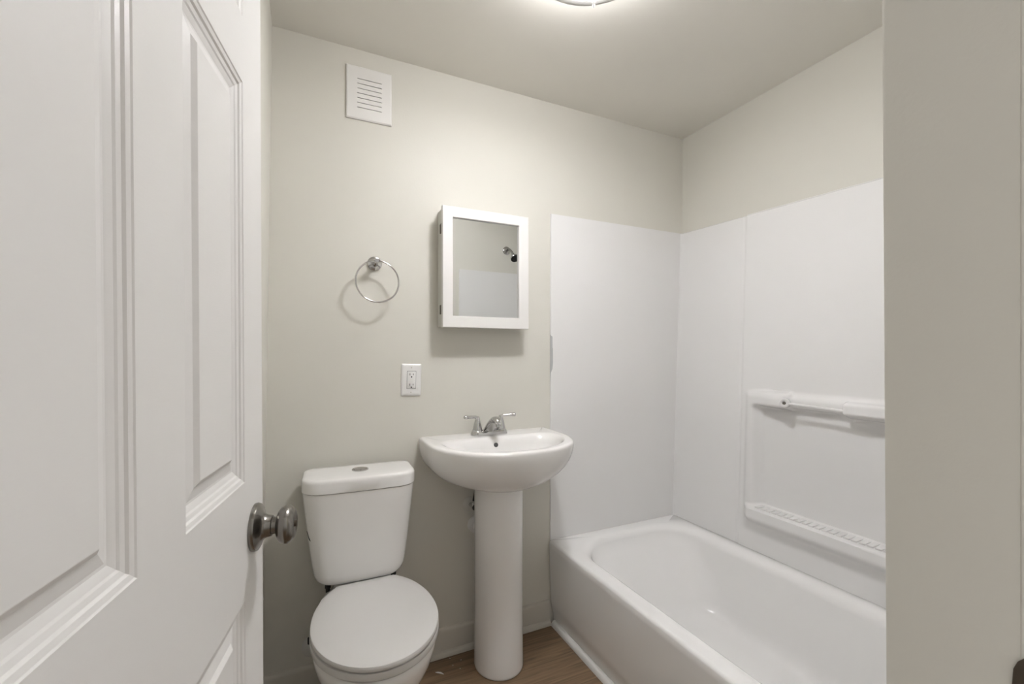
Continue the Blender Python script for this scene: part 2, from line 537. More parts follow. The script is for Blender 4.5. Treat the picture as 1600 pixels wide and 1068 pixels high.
# ------------------------------------------------------------------ exhaust vent cover on the back wall
def vent():
    e = empty('vent_cover', (0.213, D, 2.17), 'square white slotted vent cover high on the back wall', 'vent')
    x0, x1, z0, z1 = 0.131, 0.294, 2.074, 2.269
    y1, y0 = D, D - 0.009
    sx0, sx1 = 0.170, 0.257
    zs = [2.2228 - k * 0.0176 for k in range(7)]
    hw = 0.0012
    zl = [z0 + 0.004]
    for z in reversed(zs):
        zl += [z - hw, z + hw]
    zl.append(z1 - 0.004)
    xl = [x0 + 0.004, sx0, sx1, x1 - 0.004]
    V, F = [], []
    def q(*p):
        n = len(V)
        V.extend(p)
        F.append(tuple(range(n, n + len(p))))
    for i in range(3):
        for j in range(len(zl) - 1):
            if i == 1 and j % 2 == 1:
                a, b, c, d = xl[i], xl[i + 1], zl[j], zl[j + 1]
                yb = y0 + 0.006
                q((a, y0, c), (b, y0, c), (b, yb, c), (a, yb, c))
                q((a, y0, d), (b, y0, d), (b, yb, d), (a, yb, d))
                q((a, y0, c), (a, y0, d), (a, yb, d), (a, yb, c))
                q((b, y0, c), (b, y0, d), (b, yb, d), (b, yb, c))
            else:
                q((xl[i], y0, zl[j]), (xl[i + 1], y0, zl[j]), (xl[i + 1], y0, zl[j + 1]), (xl[i], y0, zl[j + 1]))
    r0 = [(x0 + 0.004, y0, z0 + 0.004), (x1 - 0.004, y0, z0 + 0.004), (x1 - 0.004, y0, z1 - 0.004), (x0 + 0.004, y0, z1 - 0.004)]
    r1 = [(x0, y0 + 0.003, z0), (x1, y0 + 0.003, z0), (x1, y0 + 0.003, z1), (x0, y0 + 0.003, z1)]
    r2 = [(x, y1 - 0.0005, z) for x, _, z in r1]
    for A, B in ((r0, r1), (r1, r2)):
        for i in range(4):
            j = (i + 1) % 4
            q(A[i], A[j], B[j], B[i])
    build('grille_plate', V, F, M_CAB, e, smooth=20)
    build('slot_shadow_box', *box(sx0 - 0.003, sx1 + 0.003, y0 + 0.0055, y1 - 0.0006, zs[-1] - 0.006, zs[0] + 0.006), M_DARK, e, label='dark opening behind the slots')
vent()

# ------------------------------------------------------------------ towel ring
def towel_ring():
    e = empty('towel_ring', (0.232, D, 1.545), 'round chrome towel ring hanging on the back wall', 'towel ring')
    c = (0.2317, D, 1.545)
    build('flange', *lathe(c, (0, -1, 0), [(0.0005, 0.0265), (0.004, 0.0268), (0.007, 0.0255), (0.0085, 0.022), (0.009, 0.010)], 44, True, False), M_CHROME, e)
    build('post', *join(lathe(c, (0, -1, 0), [(0.0085, 0.0125), (0.014, 0.0098), (0.050, 0.0085), (0.066, 0.0085), (0.069, 0.0075), (0.069, 0)], 28, False, True),
                        lathe((0.2317 - 0.008, D - 0.060, 1.5475), (1, 0, 0), [(0, 0.0045), (0.0, 0.0068), (0.020, 0.0068), (0.020, 0.0045)], 20)), M_CHROME, e)
    R = 0.0757
    cz = 1.470
    pts = [(0.2345 + R * math.sin(t), D - 0.060 - 0.002 * (1 - math.cos(t)), cz + R * math.cos(t)) for t in [2 * PI * i / 96 for i in range(96)]]
    n = 12
    rings = []
    for i, p in enumerate(pts):
        t = 2 * PI * i / 96
        rad = Vector((math.sin(t), 0, math.cos(t)))
        rings.append([Vector(p) + (rad * math.cos(a) + Vector((0, 1, 0)) * math.sin(a)) * 0.0033 for a in [2 * PI * k / n for k in range(n)]])
    rings.append(rings[0])
    build('ring', *loft(rings, False, False), M_CHROME, e)
towel_ring()

# ------------------------------------------------------------------ wall outlet (hangs a touch crooked)
def outlet():
    cx, cz = 0.3693, 1.1053
    e = empty('wall_outlet', (cx, D, cz), 'white rectangular double wall outlet left above the sink', 'outlet')
    rot = math.radians(1.4)
    def R(vf):
        V, F = vf
        out = []
        for x, y, z in V:
            dx, dz = x - cx, z - cz
            out.append((cx + dx * math.cos(rot) + dz * math.sin(rot), y, cz - dx * math.sin(rot) + dz * math.cos(rot)))
        return out, F
    hw, hh = 0.0385, 0.0622
    def ring(k, y, r=0.004):
        return [(x, y, z) for x, z, _ in rrect(cx - hw + k, cx + hw - k, cz - hh + k, cz + hh - k, r, 0, 4, 3)]
    build('cover_plate', *R(loft([ring(0, D - 0.0004), ring(0, D - 0.003), ring(0.002, D - 0.005), ring(0.007, D - 0.0068), ring(0.011, D - 0.0072)])), M_PLAST, e)
    rw, rh = 0.0166, 0.0335
    gap = [(x, y, z) for y, k in ((D - 0.0073, 0.0010), (D - 0.0076, 0.0010)) for x, z, _ in rrect(cx - rw - k, cx + rw + k, cz - rh - k, cz + rh + k, .001, 0, 2, 2)]
    n = len(gap) // 2
    build('receptacle_gap', *R(loft([gap[:n], gap[n:]])), M_GREYHOLE, e)
    rr = lambda y, k: [(x, y, z) for x, z, _ in rrect(cx - rw + k, cx + rw - k, cz - rh + k, cz + rh - k, .001, 0, 2, 2)]
    rec = build('receptacle', *R(loft([rr(D - 0.0075, 0), rr(D - 0.0086, 0), rr(D - 0.009, 0.0006)])), M_PLAST, e)
    yb, yt = D - 0.0089, D - 0.0093
    for sz, ground in ((0.0175, 0.006), (-0.0215, -0.0335 + 0.0035)):
        for sx, hgt in ((-0.0063, 0.0042), (0.0063, 0.0034)):
            build('blade_slot', *R(box(cx + sx - 0.0011, cx + sx + 0.0011, yt, yb, cz + sz + (0.004 if sz > 0 else 0.003) - hgt, cz + sz + (0.004 if sz > 0 else 0.003) + hgt)), M_DARK, rec)
        gz = cz + (0.0115 if sz > 0 else -0.0285)
        build('ground_hole', *R(lathe((cx, yb, gz), (0, -1, 0), [(0, 0.0027), (0.0004, 0.0027)], 16)), M_DARK, rec)
    build('test_buttons', *R(join(box(cx - 0.009, cx + 0.0075, yt, yb, cz + 0.0005, cz + 0.0009), box(cx - 0.009, cx + 0.0075, yt, yb, cz - 0.0075, cz - 0.0071))), M_BASE, rec)
    for sgn in (1, -1):
        build('screw', *R(lathe((cx, D - 0.0071, cz + sgn * 0.048), (0, -1, 0), [(0, 0.0032), (0.0012, 0.003), (0.0016, 0.0018), (0.0016, 0)], 16)), M_CABSIDE, e)
outlet()

# ------------------------------------------------------------------ medicine cabinet
def cabinet():
    x0, x1, z0, z1 = 0.4703, 0.8385, 1.3085, 1.7745
    yf = 1.630
    e = empty('medicine_cabinet', ((x0 + x1) / 2, D, z0), 'white-framed mirror medicine cabinet on the wall above the sink', 'cabinet')
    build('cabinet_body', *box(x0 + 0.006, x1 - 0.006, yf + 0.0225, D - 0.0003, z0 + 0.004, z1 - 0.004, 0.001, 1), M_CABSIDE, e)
    V, F = [], []
    def q(*p):
        n = len(V)
        V.extend(p)
        F.append(tuple(range(n, n + len(p))))
    fl, ft, fb = 0.0395, 0.0395, 0.0435
    def rect(ix0, ix1, iz0, iz1, y):
        return [(ix0, y, iz0), (ix1, y, iz0), (ix1, y, iz1), (ix0, y, iz1)]
    loops = [rect(x0, x1, z0, z1, yf + 0.020), rect(x0, x1, z0, z1, yf + 0.002), rect(x0 + .0015, x1 - .0015, z0 + .0015, z1 - .0015, yf),
             rect(x0 + fl, x1 - fl - 0.0035, z0 + fb, z1 - ft, yf), rect(x0 + fl + .001, x1 - fl - .0045, z0 + fb + .001, z1 - ft - .001, yf + .001), rect(x0 + fl + .0012, x1 - fl - .0047, z0 + fb + .0012, z1 - ft - .0012, yf + .012)]
    for A, B in zip(loops, loops[1:]):
        for i in range(4):
            j = (i + 1) % 4
            q(A[i], A[j], B[j], B[i])
    q(*loops[0])
    fr = build('cabinet_door', V, F, M_CAB, e, smooth=20)
    b = loops[-1]
    build('mirror', *box(b[0][0] - 0.001, b[1][0] + 0.001, yf + 0.0105, yf + 0.0118, b[0][2] - 0.001, b[2][2] + 0.001), M_MIRROR, fr, label='reflecting mirror glass')
    for z in (1.693, 1.378):
        build('hinge', *join(box(x0 + 0.0015, x0 + 0.0065, yf + 0.0205, yf + 0.048, z - 0.018, z + 0.018, 0.0008, 1), lathe((x0 + 0.0025, yf + 0.0245, z - 0.018), (0, 0, 1), [(0, 0.0030), (0.036, 0.0030)], 12)), M_BRONZE, e, label='small dark hinge')
cabinet()

# ------------------------------------------------------------------ toilet
def toilet():
    cx = 0.181
    e = empty('toilet', (cx, 1.45, 0), 'white two-piece toilet with closed lid beside the pedestal sink', 'toilet')
    N = 96
    def egg(z, hw, yf, ym, yb, clip=None, pf=2.0, pb=2.0, x=cx):
        ring = []
        for i in range(N):
            t = 2 * PI * i / N
            c, s_ = math.cos(t), math.sin(t)
            p = pb if s_ > 0 else pf
            X = x + math.copysign(abs(c) ** (2 / p), c) * hw
            if s_ > 0:
                Y = ym + abs(s_) ** (2 / p) * (yb - ym)
                if clip:
                    Y = min(Y, clip)
            else:
                Y = ym - abs(s_) ** (2 / p) * (ym - yf)
            ring.append((X, Y, z))
        return ring
    # bowl: base, foot, body, rim
    specs = [(0.0, 0.108, 1.235, 1.42, 1.655, 2.4, 4), (0.012, 0.110, 1.230, 1.42, 1.657, 2.4, 4), (0.03, 0.105, 1.240, 1.42, 1.655, 2.3, 4), (0.08, 0.096, 1.250, 1.41, 1.652, 2.2, 3.6), (0.14, 0.096, 1.245, 1.40, 1.652, 2.1, 3.4),
             (0.20, 0.106, 1.220, 1.38, 1.655, 2.1, 3.0), (0.26, 0.126, 1.180, 1.36, 1.66, 2.05, 2.8), (0.31, 0.146, 1.143, 1.34, 1.66, 2.05, 2.6), (0.35, 0.160, 1.118, 1.33, 1.66, 2.05, 2.6), (0.385, 0.167, 1.103, 1.325, 1.66, 2.05, 2.6), (0.402, 0.168, 1.101, 1.32, 1.66, 2.05, 2.6), (0.410, 0.165, 1.106, 1.32, 1.657, 2.05, 2.6), (0.413, 0.156, 1.116, 1.32, 1.65, 2.05, 2.6)]
    bowl = loft([egg(z, hw, yf, ym, yb, None, pf, pb) for z, hw, yf, ym, yb, pf, pb in specs])
    deck = loft([rrect(cx - 0.098 + k, cx + 0.086 - k, 1.50, 1.665 - k, 0.03, z) for z, k in ((0.38, 0.0), (0.43, 0.0), (0.440, 0.003), (0.444, 0.010))])
    build('bowl', *join(bowl, deck), M_PORC, e, smooth=40)
    def slab(z0, z1, hw, yf, yb, clip, r=0.006, dome=0.0):
        R_ = []
        for k, z in ((0.012, z0 + 0.0006), (0.002, z0), (0.0006, z0 + 0.0006), (0, z0 + 0.002), (0, z1 - r), (r * 0.25, z1 - r * 0.35), (r, z1)):
            R_.append(egg(z, hw - k, yf + k, 1.31, yb - k, clip - k))
        if dome:
            for f_, dz in ((0.90, 0.0012), (0.85, 0.0026), (0.6, 0.0032), (0.3, 0.0035)):
                R_.append([(cx + (x - cx) * f_, 1.31 + (y - 1.31) * f_, z1 + dz) for x, y, _ in R_[6]])
        return loft(R_)
    build('seat', *slab(0.4200, 0.4388, 0.1745, 1.0935, 1.565, 1.520, 0.002), M_SEAT, e, smooth=40)
    build('seat_lid', *slab(0.4442, 0.4588, 0.1735, 1.0900, 1.562, 1.527, 0.006, 1), M_SEAT, e, smooth=40)
    for sx in (-0.072, 0.072):
        build('hinge_cap', *loft([rrect(cx + sx - 0.016, cx + sx + 0.016, 1.490, 1.522, 0.008, z) for z in (0.4145, 0.432)]), M_SEAT, e)
    # tank, tapered towards its rounded bottom, and its lid (turned a hair on the bolts)
    tx = 0.167
    rot = math.radians(-2.2)
    def R(vf):
        V, F = vf
        out = []
        for x, y, z in V:
            dx, dy = x - tx, y - 1.60
            out.append((tx + dx * math.cos(rot) - dy * math.sin(rot), 1.60 + dx * math.sin(rot) + dy * math.cos(rot), z))
        return out, F
    def tring(z, hw, yf, yb, r):
        pts = rrect(tx - hw, tx + hw, yf, yb, (0.03, 0.03, r, r), z)
        return [(x, y - 0.010 * (1 - ((x - tx) / hw) ** 2) if y < (yf + yb) / 2 else y, z) for x, y, z in pts]
    ts = [(0.450, 0.105, 1.565, 1.65, 0.04), (0.452, 0.122, 1.548, 1.662, 0.045), (0.458, 0.132, 1.540, 1.668, 0.045), (0.469, 0.1400, 1.535, 1.674, 0.045), (0.485, 0.1455, 1.533, 1.676, 0.045), (0.52, 0.1515, 1.530, 1.678, 0.05), (0.60, 0.1615, 1.526, 1.68, 0.052), (0.70, 0.1725, 1.5205, 1.684, 0.054), (0.7585, 0.1787, 1.517, 1.688, 0.055)]
    build('tank', *R(loft([tring(*t) for t in ts])), M_PORC, e, smooth=40)
    ls = [(0.7602, 0.172, 1.523, 1.688, 0.05), (0.7602, 0.1795, 1.516, 1.690, 0.056), (0.762, 0.1812, 1.5145, 1.690, 0.057), (0.792, 0.1812, 1.5145, 1.690, 0.057), (0.798, 0.1802, 1.5155, 1.6895, 0.057), (0.8022, 0.1775, 1.518, 1.688, 0.056), (0.8045, 0.1735, 1.522, 1.686, 0.055), (0.8055, 0.167, 1.529, 1.682, 0.05), (0.8068, 0.13, 1.56, 1.66, 0.03)]
    lid = build('tank_lid', *R(loft([tring(*t) for t in ls])), M_PORC, e, smooth=40)
    build('flush_button', *join(lathe((0.168, 1.600, 0.806), (0, 0, 1), [(0, 0.0275), (0.003, 0.0275), (0.0042, 0.0255), (0.0042, 0.0225), (0.0030, 0.0220)], 40, True, False),
                                lathe((0.168, 1.600, 0.806), (0, 0, 1), [(0.003, 0.0216), (0.0052, 0.0212), (0.0058, 0.0195), (0.0060, 0.0)], 40, False, True)), M_CHROME, lid, label='oval-looking chrome dual flush button')
    # the dark slot on the tank's left flank and the bolts and coupling below the tank
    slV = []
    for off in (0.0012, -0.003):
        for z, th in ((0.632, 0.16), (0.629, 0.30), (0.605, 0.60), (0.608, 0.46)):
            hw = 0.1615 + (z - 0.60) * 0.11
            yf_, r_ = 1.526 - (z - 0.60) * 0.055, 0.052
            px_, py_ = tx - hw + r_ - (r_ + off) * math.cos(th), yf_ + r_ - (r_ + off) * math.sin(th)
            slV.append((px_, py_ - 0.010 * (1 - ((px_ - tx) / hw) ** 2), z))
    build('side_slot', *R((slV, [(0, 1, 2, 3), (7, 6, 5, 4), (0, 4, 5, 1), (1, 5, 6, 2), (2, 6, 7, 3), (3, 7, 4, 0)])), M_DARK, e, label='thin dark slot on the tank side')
    for sx in (-0.116, 0.100):
        build('tank_bolt', *lathe((cx + sx, 1.600, 0.392), (0, 0, 1), [(0, 0.004), (0.016, 0.004), (0.016, 0.007), (0.030, 0.007), (0.030, 0.0095), (0.060, 0.0095)], 16), M_DARK, e, label='dark tank bolt and nut')
toilet()

def toilet_valve():
    c = Vector((0.022, D, 0.168))
    e = empty('supply_valve', tuple(c), 'small water valve with round white wall plate low on the wall left of the toilet', 'valve')
    build('wall_plate', *lathe(c, (0, -1, 0), [(0.0, 0.039), (0.002, 0.039), (0.007, 0.033), (0.012, 0.016), (0.014, 0.012), (0.014, 0)], 32), M_TRIMW, e)
    build('valve_body', *join(tube([c + Vector((0, -0.012, 0)), c + Vector((0, -0.044, 0))], 0.009, 14), tube([c + Vector((0, -0.036, -0.008)), c + Vector((0, -0.036, 0.032))], 0.0085, 14)), M_CHROME, e)
    build('valve_handle', *box(c.x - 0.019, c.x + 0.006, c.y - 0.045, c.y - 0.030, c.z + 0.032, c.z + 0.053, 0.003, 2), M_DARK, e, label='black valve handle')
toilet_valve()

# ------------------------------------------------------------------ pedestal sink with its faucet
def sink():
    cx = 0.684
    e = empty('pedestal_sink', (cx, 1.58, 0), 'white pedestal sink with chrome faucet between toilet and tub', 'sink')
    NB, NS, NF = 24, 6, 64
    def dring(z, w, yf, yb, b, rc=0.004, p=2.0):
        """back edge, straight sides, elliptical front."""
        yc = min(yf + b, yb - rc - 0.002)
        bb = yc - yf
        pts = []
        for i in range(NB):
            t = i / (NB - 1)
            pts.append((cx + (w - rc) - 2 * (w - rc) * t, yb))
        for i in range(1, 5):
            a = PI / 2 * i / 5
            pts.append((cx - (w - rc) - rc * math.sin(a), yb - rc + rc * math.cos(a)))
        for i in range(NS):
            pts.append((cx - w, yb - rc - (yb - rc - yc) * i / NS))
        for i in range(NF + 1):
            a = PI + PI * i / NF
            c, s_ = math.cos(a), math.sin(a)
            pts.append((cx + math.copysign(abs(c) ** (2 / p), c) * w, yc - abs(s_) ** (2 / p) * bb))
        for i in range(1, NS + 1):
            pts.append((cx + w, yc + (yb - rc - yc) * i / NS))
        for i in range(1, 5):
            a = PI / 2 * (1 - i / 5)
            pts.append((cx + (w - rc) + rc * math.sin(a), yb - rc + rc * math.cos(a)))
        return [(x, y, z) for x, y in pts]
    yb = D - 0.001
    outer = []
    for q in (1.0, 0.995, 0.985, 0.965, 0.935, 0.89, 0.83, 0.75, 0.65, 0.53, 0.40, 0.27, 0.15, 0.07):
        z = 0.878 - 0.179 * q
        w_ = 0.285 * max(0.0, 1 - q ** 2.8) ** (1 / 2.8)
        k = max(0.0, 1 - q ** 1.95) ** (1 / 1.95)
        outer.append((z, max(w_, 0.088), 1.490 - 0.181 * k, 0.16 + 0.13 * k))
    outer += [(0.8715, 0.2845, 1.3095, 0.29), (0.8752, 0.2825, 1.3115, 0.288), (0.8777, 0.2785, 1.3155, 0.285), (0.8787, 0.2725, 1.3215, 0.282), (0.8788, 0.2695, 1.3240, 0.281)]
    rings = [dring(z, w, yf, yb, b, 0.004, 2.3 - 0.25 * sstep(0.85, 0.70, z)) for z, w, yf, b in outer]
    inner = [(0.8788, 0.2475, 1.333, 1.616, 0.263, 0.058), (0.8786, 0.2440, 1.337, 1.612, 0.26, 0.060), (0.8772, 0.2375, 1.343, 1.606, 0.255, 0.064), (0.8735, 0.2310, 1.349, 1.6005, 0.25, 0.066), (0.867, 0.2250, 1.3555, 1.595, 0.245, 0.068), (0.845, 0.216, 1.366, 1.588, 0.235, 0.068), (0.815, 0.200, 1.385, 1.580, 0.21, 0.066), (0.785, 0.172, 1.410, 1.570, 0.17, 0.055), (0.763, 0.134, 1.438, 1.56, 0.13, 0.04), (0.750, 0.085, 1.468, 1.55, 0.08, 0.012), (0.746, 0.03, 1.50, 1.54, 0.03, 0.008)]
    rings += [dring(z, w, yf, ybk, b, rc, 2.1) for z, w, yf, ybk, b, rc in inner]
    basin = build('basin', *loft(rings), M_PORC, e, smooth=50)
    hc = Vector((cx - 0.011, 1.5885, 0.8495))
    hn = Vector((0, -1, 0.25))
    build('overflow_hole', *lathe(hc + hn.normalized() * -0.004, hn, [(0.0, 0.0085), (0.0062, 0.0085), (0.0062, 0)], 24), M_GREYHOLE, basin, label='dark round overflow hole')
    build('drain', *lathe((cx, 1.52, 0.7455), (0, 0, 1), [(0, 0.022), (0.002, 0.022), (0.003, 0.018), (0.002, 0.012), (0.006, 0.012), (0.007, 0.0)], 28), M_CHROME, basin)
    def pring(z, r, ry, back):
        pts = []
        for i in range(64):
            a = 2 * PI * i / 64
            x, y = math.cos(a) * r, math.sin(a) * ry
            pts.append((cx - 0.004 + x, 1.578 + (y if y < 0 else min(y * 1.1, back)), z))
        return pts
    ps = [(0.0, 0.0905, 0.098, 0.085), (0.004, 0.0938, 0.1015, 0.085), (0.012, 0.0945, 0.102, 0.085), (0.05, 0.0938, 0.100, 0.085), (0.2, 0.0925, 0.097, 0.085), (0.4, 0.0925, 0.096, 0.085), (0.6, 0.0930, 0.097, 0.085), (0.68, 0.0935, 0.098, 0.085), (0.697, 0.093, 0.097, 0.085), (0.703, 0.090, 0.093, 0.08)]
    build('pedestal', *loft([pring(*p) for p in ps]), M_PORC, e, smooth=50)
    build('supply_hose', *tube(smooth_path([(0.612, 1.676, 0.612), (0.620, 1.676, 0.655), (0.632, 1.68, 0.72)], 6), 0.005, 10), M_DARK, e, label='dark supply hose')
    # faucet
    fx, fy, fz = 0.6715, 1.655, 0.8785
    def oval(z, hx, hy):
        return [(x, y, z) for x, y, _ in rrect(fx - hx, fx + hx, fy - hy, fy + hy, hy * 0.98, 0, 10, 8)]
    fb = build('faucet', *loft([oval(fz, 0.0775, 0.0255), oval(fz + 0.003, 0.0785, 0.0265), oval(fz + 0.016, 0.0750, 0.0235), oval(fz + 0.0195, 0.072, 0.0205)]), M_CHROME, e, smooth=40, label='chrome two-handle faucet')
    for sg in (-1, 1):
        hx = fx + sg * 0.0508
        cone = lathe((hx, fy, fz + 0.016), (0, 0, 1), [(0, 0.0205), (0.008, 0.0212), (0.0085, 0.0185), (0.012, 0.0182), (0.026, 0.0158), (0.040, 0.0120), (0.050, 0.0094), (0.056, 0.0088), (0.061, 0.0065), (0.0625, 0.0)], 32)
        lev = tube(smooth_path([(hx + sg * 0.000, fy, fz + 0.066), (hx + sg * 0.008, fy - 0.002, fz + 0.0745), (hx + sg * 0.024, fy - 0.006, fz + 0.0765), (hx + sg * 0.044, fy - 0.011, fz + 0.0775), (hx + sg * 0.060, fy - 0.015, fz + 0.0780)], 5), [0.0072] * 4 + [0.0066] * 4 + [0.0062] * 4 + [0.0066] * 4 + [0.0074, 0.0080, 0.0084, 0.0080] + [0.0060], 16, 1.15, 0.95)
        build('handle', *join(cone, lev), M_CHROME, fb, smooth=40)
    # spout: broad at the base, rising forward, with a turned-down outlet
    path = [(fy + 0.004, fz + 0.010, 0.026, 0.020), (fy - 0.010, fz + 0.028, 0.0235, 0.017), (fy - 0.028, fz + 0.047, 0.0205, 0.014), (fy - 0.046, fz + 0.062, 0.0175, 0.0125), (fy - 0.064, fz + 0.0705, 0.0162, 0.0118), (fy - 0.080, fz + 0.0715, 0.0155, 0.0115), (fy - 0.092, fz + 0.0655, 0.0130, 0.0100), (fy - 0.0985, fz + 0.057, 0.0095, 0.0070)]
    pp = smooth_path([(0, y, z) for y, z, _, _ in path], 4)
    rr = smooth_path([(a, b, 0) for _, _, a, b in path], 4)
    rings = []
    for i, p in enumerate(pp):
        t = (pp[min(i + 1, len(pp) - 1)] - pp[max(i - 1, 0)]).normalized()
        up = Vector((1, 0, 0)).cross(t).normalized()
        a, b = rr[i].x, rr[i].y
        ring = []
        for k in range(28):
            th = 2 * PI * k / 28
            c, s_ = math.cos(th), math.sin(th)
            ring.append(Vector((fx, 0, 0)) + p + Vector((1, 0, 0)) * math.copysign(abs(c) ** 0.8, c) * a + up * math.copysign(abs(s_) ** 0.8, s_) * b)
        rings.append(ring)
    outl = lathe((fx, fy - 0.083, fz + 0.066), (0, -0.12, -1), [(0, 0.0115), (0.012, 0.0115), (0.0125, 0.0105), (0.022, 0.0100), (0.022, 0.007)], 28, True, True)
    build('spout', *join(loft(rings), outl), M_CHROME, fb, smooth=40)
    # front web of the spout, down to the base
    web = loft([[(fx - 0.027, fy - 0.016, fz + 0.014), (fx + 0.027, fy - 0.016, fz + 0.014), (fx + 0.022, fy + 0.012, fz + 0.016), (fx - 0.022, fy + 0.012, fz + 0.016)],
                [(fx - 0.020, fy - 0.030, fz + 0.030), (fx + 0.020, fy - 0.030, fz + 0.030), (fx + 0.018, fy - 0.006, fz + 0.032), (fx - 0.018, fy - 0.006, fz + 0.032)],
                [(fx - 0.0135, fy - 0.056, fz + 0.057), (fx + 0.0135, fy - 0.056, fz + 0.057), (fx + 0.012, fy - 0.040, fz + 0.060), (fx - 0.012, fy - 0.040, fz + 0.060)]])
    build('spout_web', *web, M_CHROME, fb, smooth=60)
sink()

def sink_valve():
    c = Vector((0.611, D, 0.587))
    e = empty('supply_valve', tuple(c), 'water valve with round wall plate and dark knob under the basin, left of pedestal', 'valve')
    build('wall_plate', *lathe(c, (0, -1, 0), [(0.0, 0.030), (0.002, 0.030), (0.005, 0.027), (0.008, 0.013), (0.009, 0)], 36), M_CABSIDE, e)
    build('valve_body', *join(tube([c + Vector((0, -0.006, 0)), c + Vector((0, -0.050, 0))], 0.008, 14), lathe(c + Vector((0.0, -0.044, -0.010)), (0, 0, 1), [(0, 0.004), (0.002, 0.0065), (0.028, 0.0065), (0.030, 0.005)], 16)), M_CHROME, e)
    build('valve_handle', *lathe(c + Vector((0, -0.050, 0)), (0, -1, 0), [(0, 0.006), (0.002, 0.0085), (0.010, 0.0085), (0.012, 0.006), (0.012, 0)], 18), M_DARK, e)
sink_valve()

def trap():
    c = Vector((0.637, D, 0.500))
    e = empty('drain_pipe', tuple(c), 'white drain pipe with round wall flange half hidden behind the pedestal', 'pipe')
    build('flange', *lathe(c, (0, -1, 0), [(0.0, 0.036), (0.003, 0.036), (0.009, 0.032), (0.013, 0.024), (0.014, 0.02)], 36), M_PLAST, e)
    build('pipe', *tube([c + Vector((0, -0.002, 0)), c + Vector((0.002, -0.050, 0))], 0.019, 20), M_PLAST, e)
trap()

# ------------------------------------------------------------------ bathtub
def bathtub():
    e_loc = (1.36, 0.98, 0)
    X0, X1, Y0, Y1 = 0.984, 1.733, YF + 0.007, D - 0.0055
    zt = 0.370
    def R(x0, x1, y0, y1, r, z):
        return rrect(x0, x1, y0, y1, r, z, 14, 16)
    c = 0.004
    rings = [R(X0 + 0.021, X1, Y0, Y1, c, 0.0), R(X0 + 0.0205, X1, Y0, Y1, c, 0.045), R(X0 + 0.012, X1, Y0, Y1, c, 0.075), R(X0 + 0.009, X1, Y0, Y1, c, 0.10), R(X0 + 0.004, X1, Y0, Y1, c, 0.24), R(X0 + 0.0005, X1, Y0, Y1, c, zt - 0.030)]
    for k in range(1, 6):
        a = PI / 2 * k / 5
        rr = 0.014
        rings.append(R(X0 + rr - rr * math.cos(a), X1 - 0.001 * k, Y0 + 0.001 * k, Y1 + 0.0001 * k, c, zt - rr + rr * math.sin(a)))
    # deck then the rolled inner edge and sloping walls
    rin = (0.15, 0.18, 0.10, 0.10)
    ix0, ix1, iy0, iy1 = 1.052, 1.672, 0.335, 1.648
    rings.append(R(ix0 - 0.024, ix1 + 0.022, iy0 - 0.024, iy1 + 0.022, tuple(q + 0.016 for q in rin), zt + 0.0005))
    for k in range(1, 6):
        a = PI / 2 * k / 5
        rr = 0.034
        d = rr * math.sin(a) - 0.016
        rings.append(R(ix0 + d, ix1 - d, iy0 + d, iy1 - d, rin, zt - rr + rr * math.cos(a)))
    bx0, bx1, by0, by1 = 1.128, 1.600, 0.43, 1.36
    j0, j1, k0, k1 = ix0 + 0.018, ix1 - 0.018, iy0 + 0.018, iy1 - 0.018
    zb = 0.068
    zs = zt - 0.034
    for t in (0.12, 0.25, 0.4, 0.55, 0.7, 0.8):
        s_ = t
        z = zs + (zb - zs) * t
        rings.append(R(j0 + (bx0 - j0) * 0.75 * s_, j1 + (bx1 - j1) * 0.75 * s_, k0 + (by0 - k0) * 0.75 * s_, k1 + (by1 - k1) * 0.82 * s_, tuple(q + 0.02 * t for q in rin), z))
    last = (j0 + (bx0 - j0) * 0.60, j1 + (bx1 - j1) * 0.60, k0 + (by0 - k0) * 0.60, k1 + (by1 - k1) * 0.656)
    # floor of the tub: a curve that leaves the wall along its slope and lands flat
    ctl = (j0 + (bx0 - j0) * 0.75, j1 + (bx1 - j1) * 0.75, k0 + (by0 - k0) * 0.75, k1 + (by1 - k1) * 0.82)
    end = tuple(c_ + (c_ - l_) * 0.9 + sg * 0.035 for c_, l_, sg in zip(ctl, last, (1, -1, 1, -1)))
    z80 = zs + (zb - zs) * 0.8
    for k in range(1, 9):
        u = k / 8
        P = [(1 - u) ** 2 * l_ + 2 * u * (1 - u) * c_ + u * u * e_ for l_, c_, e_ in zip(last, ctl, end)]
        rad = tuple((q + 0.016) * (1 - u) + 0.13 * u for q in rin)
        rings.append(R(P[0], P[1], P[2], P[3], rad, (1 - u) ** 2 * z80 + (1 - (1 - u) ** 2) * zb))
    rings.append(R(end[0] + 0.05, end[1] - 0.05, end[2] + 0.06, end[3] - 0.06, 0.09, zb - 0.0008))
    rings.append(R(end[0] + 0.12, end[1] - 0.12, end[2] + 0.25, end[3] - 0.25, 0.03, zb - 0.002))
    V, F = loft(rings)
    o = build('bathtub', V, F, M_TUB, None, e_loc, smooth=50)
    tag(o, 'white alcove bathtub with plain apron in front of the white surround', 'bathtub')
    build('tub_drain', *lathe((1.36, 0.56, zb - 0.002), (0, 0, 1), [(0, 0.034), (0.003, 0.034), (0.004, 0.028), (0.002, 0.02), (0.002, 0)], 30), M_CHROME, o)
bathtub()

